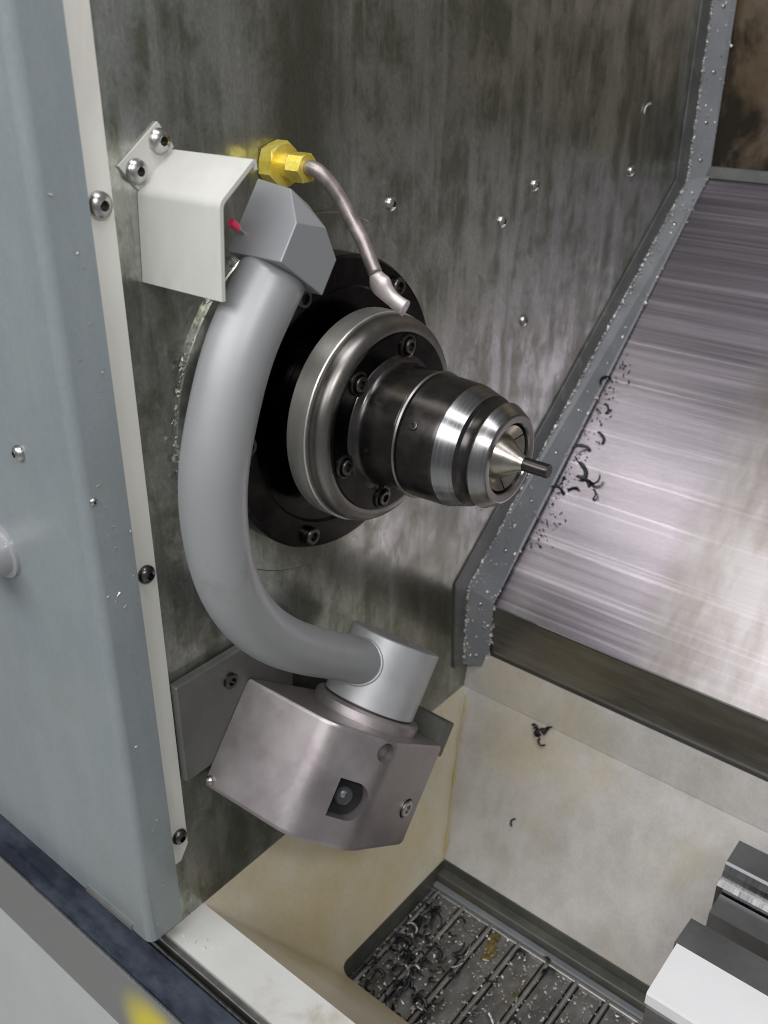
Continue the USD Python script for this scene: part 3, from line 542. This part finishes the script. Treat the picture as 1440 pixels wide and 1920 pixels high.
# ------------------------------------------------------------------ chips
def curl(L=0.02, w=0.0012, turns=0.8, r=0.005):
    t = np.linspace(0, 1, 12); a = t * turns * 2 * PI
    rr = r * (0.7 + 0.5 * t)
    return np.c_[rr * np.cos(a), rr * np.sin(a), (t - 0.5) * L * 0.35]
def chip(pos, nrm, size=1.0, turns=0.6, w=0.0013, lie=True):
    c = curl(0.018 * size, w, turns, 0.0030 * size / max(turns, 0.3)); c += RNG.normal(size=3) * 0.0004 + np.cumsum(RNG.normal(size=c.shape), 0) * 0.00022 * size
    m = tube(c, np.r_[0.35, np.ones(10), 0.3] * w * size, 6, flat=[0.6] * 12)
    Q = trimesh.transformations.random_rotation_matrix(RNG.random(3))[:3, :3]
    if lie:
        an = RNG.random() * 6.28; Q = trimesh.transformations.rotation_matrix(an, [0, 0, 1])[:3, :3] @ trimesh.transformations.rotation_matrix(RNG.normal() * 0.35, [1, 0, 0])[:3, :3]
    v = m.vertices @ Q.T; v[:, 2] -= v[:, 2].min(); m = trimesh.Trimesh(v, m.faces, process=False)
    return place(m, pos, nrm, 0)
def flakes(pts, nrms, s0, s1, seed):
    g = np.random.default_rng(seed); out = []
    for p, n in zip(pts, nrms):
        s = g.uniform(s0, s1); ic = g.normal(size=(7, 3)) * s * np.array([1, 0.8, 0.5])
        h = trimesh.convex.convex_hull(ic); h.vertices[:, 2] -= h.vertices[:, 2].min() * 0.8
        out.append(place(h, p, n, g.random() * 6))
    return cat(out)
S = np.array([0, -0.6894, 0.7244])  # normal of the slanted cover
def on_slant(x, y): return np.array([x, y, SZ1 + (y - SY1) * (SZ0 - SZ1) / (SY0 - SY1)]) + S * 0.0008
for x, y, s in [(0.052, 0.425, 1.0), (0.060, 0.440, 0.8), (0.056, 0.405, 1.2), (0.068, 0.398, 1.0), (0.064, 0.388, 0.7), (0.078, 0.405, 1.1), (0.045, 0.380, 0.9), (0.040, 0.497, 1.0), (0.034, 0.330, 0.8), (0.05, 0.47, 0.7), (0.085, 0.392, 0.8)]:
    obj('metal_chip', chip(on_slant(x - 0.010, y), S, 1.25 * s, RNG.uniform(0.2, 0.6), 0.0016), 'chip_black', smooth=True, label='black curled metal chip lying on the slanted cover beside the strip', cat='metal chip', group='chips on the slanted cover')
pts = []
for _ in range(150):
    t_ = RNG.random(); y = 0.33 + 0.20 * t_; pts.append(on_slant(0.030 + abs(RNG.normal()) * 0.011, y))
obj('cover_fines', flakes(pts, [S] * len(pts), 0.0004, 0.0013, 12), 'chip_black', smooth=False, label='dark fine crumbs on the slanted cover close to the corner strip', cat='metal flakes', kind='stuff')
nb = np.array([0, -0.877, 0.48])
def on_back(x, z): t = (-0.4475 - z) / 0.1805; return np.array([x, 0.253 - 0.099 * t, z]) + nb * 0.0008
cl = [chip(on_back(0.118 + RNG.normal() * 0.006, -0.458 + RNG.normal() * 0.006), nb, RNG.uniform(0.7, 1.2), RNG.uniform(0.5, 1.0), 0.0019, False) for _ in range(9)]
obj('chip_clump', cat(cl), 'chip_black', smooth=True, label='tangled clump of black chips stuck on the chute below the dark fold', cat='metal chips')
obj('metal_chip', chip(on_back(0.120, -0.553), nb, 0.8, 0.5, 0.0014), 'chip_black', smooth=True, label='lone black chip in the middle of the sloping chute', cat='metal chip')
for i in range(125):
    if i < 88:
        cxy = ((0.078, 0.010), (0.082, 0.045), (0.105, 0.035), (0.098, 0.000), (0.135, -0.005), (0.118, 0.055), (0.075, 0.085))[i % 7]
        x, y = np.clip(cxy[0] + RNG.normal() * 0.011, 0.056, 0.4), np.clip(cxy[1] + RNG.normal() * 0.014, -0.034, 0.122)
    else:
        x = 0.058 + 0.34 * RNG.random() ** 1.2; y = -0.034 + 0.155 * RNG.random()
    obj('metal_chip', chip((x, y, BZ + 0.002), (0, 0, 1), RNG.uniform(0.5, 1.4), RNG.uniform(0.15, 0.6), RNG.uniform(0.0011, 0.0023)), 'chip_black' if i % 4 else 'chip_grey', smooth=True, label='curled metal chip lying on the conveyor belt', cat='metal chip', group='chips on the conveyor belt')
N = 1500
fp = np.c_[0.053 + 0.36 * RNG.random(N) ** 1.1, -0.038 + 0.165 * RNG.random(N), np.full(N, BZ + 0.0012)]
obj('swarf_flakes', flakes(fp, [np.array([0, 0, 1.0]) + RNG.normal(size=3) * 0.2 for _ in range(N)], 0.0004, 0.0015, 3), 'flake_bright', smooth=False, label='tiny bright metal flakes scattered over the conveyor belt', cat='metal flakes', kind='stuff')
oil = []
for (ox, oy, orr) in ((0.151, 0.108, 0.0085), (0.155, 0.092, 0.006), (0.148, 0.121, 0.006), (0.159, 0.102, 0.005)):
    ang = np.linspace(0, 2 * PI, 28, endpoint=False); rr = orr * (1 + 0.25 * np.sin(2 * ang + ox * 900) + 0.15 * np.sin(3 * ang + oy * 700))
    ring = np.c_[ox + 0.8 * rr * np.cos(ang), oy + 1.25 * rr * np.sin(ang), np.full(28, BZ + 0.0012)]
    oil.append(hull(np.vstack([ring, ring * [1, 1, 1] + [0, 0, 0.0003], np.c_[ox + 0.5 * rr * np.cos(ang), oy + 0.8 * rr * np.sin(ang), np.full(28, BZ + 0.0026)]])))
obj('oil_pool', cat(oil), 'oil_amber', smooth=50, label='dark amber oil puddle on the belt near the rear rim', cat='oil puddle')
# fine swarf caught on the corner strip edges and round the plate
pts = []; nr = []
for seg in (0, 1, 2):
    for _ in range((340, 640, 110)[seg]):
        s = RNG.uniform(0.62 if seg == 0 else 0, 1); w = RNG.normal() * 0.02 if RNG.random() < 0.75 else RNG.uniform(-0.2, 1.0)
        pts.append(face_pt(s, w, seg) + face_n(seg) * 0.0006); nr.append(face_n(seg) + RNG.normal(size=3) * 0.2)
for _ in range(70):
    s = RNG.random(); seg = RNG.integers(1, 3); pts.append(face_pt(s, 1.0, seg) + face_n(seg) * 0.0006); nr.append(face_n(seg))
obj('strip_swarf', flakes(pts, nr, 0.0004, 0.0018, 5), 'flake_bright', smooth=False, label='pale metal crumbs stuck along the corner strip', cat='metal flakes', kind='stuff')
pts = []
for _ in range(110):
    a = math.radians(RNG.uniform(120, 215)); rr = 0.151 + abs(RNG.normal()) * 0.0012; pts.append((0.002 + RNG.random() * 0.003, rr * math.cos(a), rr * math.sin(a)))
obj('plate_swarf', flakes(pts, [(1, 0, 0)] * len(pts), 0.0005, 0.0015, 6), 'flake_bright', smooth=False, label='metal crumbs stuck along the rim of the round wall plate', cat='metal flakes', kind='stuff')
pts = [(PX, RNG.uniform(PY0 + 0.006, PY1), RNG.uniform(PZ, 0.2)) for _ in range(38)]
obj('panel_droplets', flakes(pts, [(1, 0, 0)] * 38, 0.0003, 0.0010, 8), 'flake_bright', smooth=False, label='pale specks stuck on the narrow side of the front panel', cat='specks', kind='stuff')

pts = [(RNG.uniform(0.0, 0.05) ** 1.0, -0.205 + 0.03 * RNG.random(), -0.4466) for _ in range(9)]
obj('sill_specks', flakes(pts, [(0, 0, 1)] * 9, 0.0005, 0.0014, 9), 'white_paint', smooth=False, label='pale crumbs on the sill at the foot of the front panel', cat='specks', kind='stuff')
obj('metal_chip', chip((0.0006, 0.568, 0.194), (1, 0, 0), 0.9, 0.3, 0.0016), 'flake_bright', smooth=True, label='small bright chip stuck high on the stained wall', cat='metal chip')
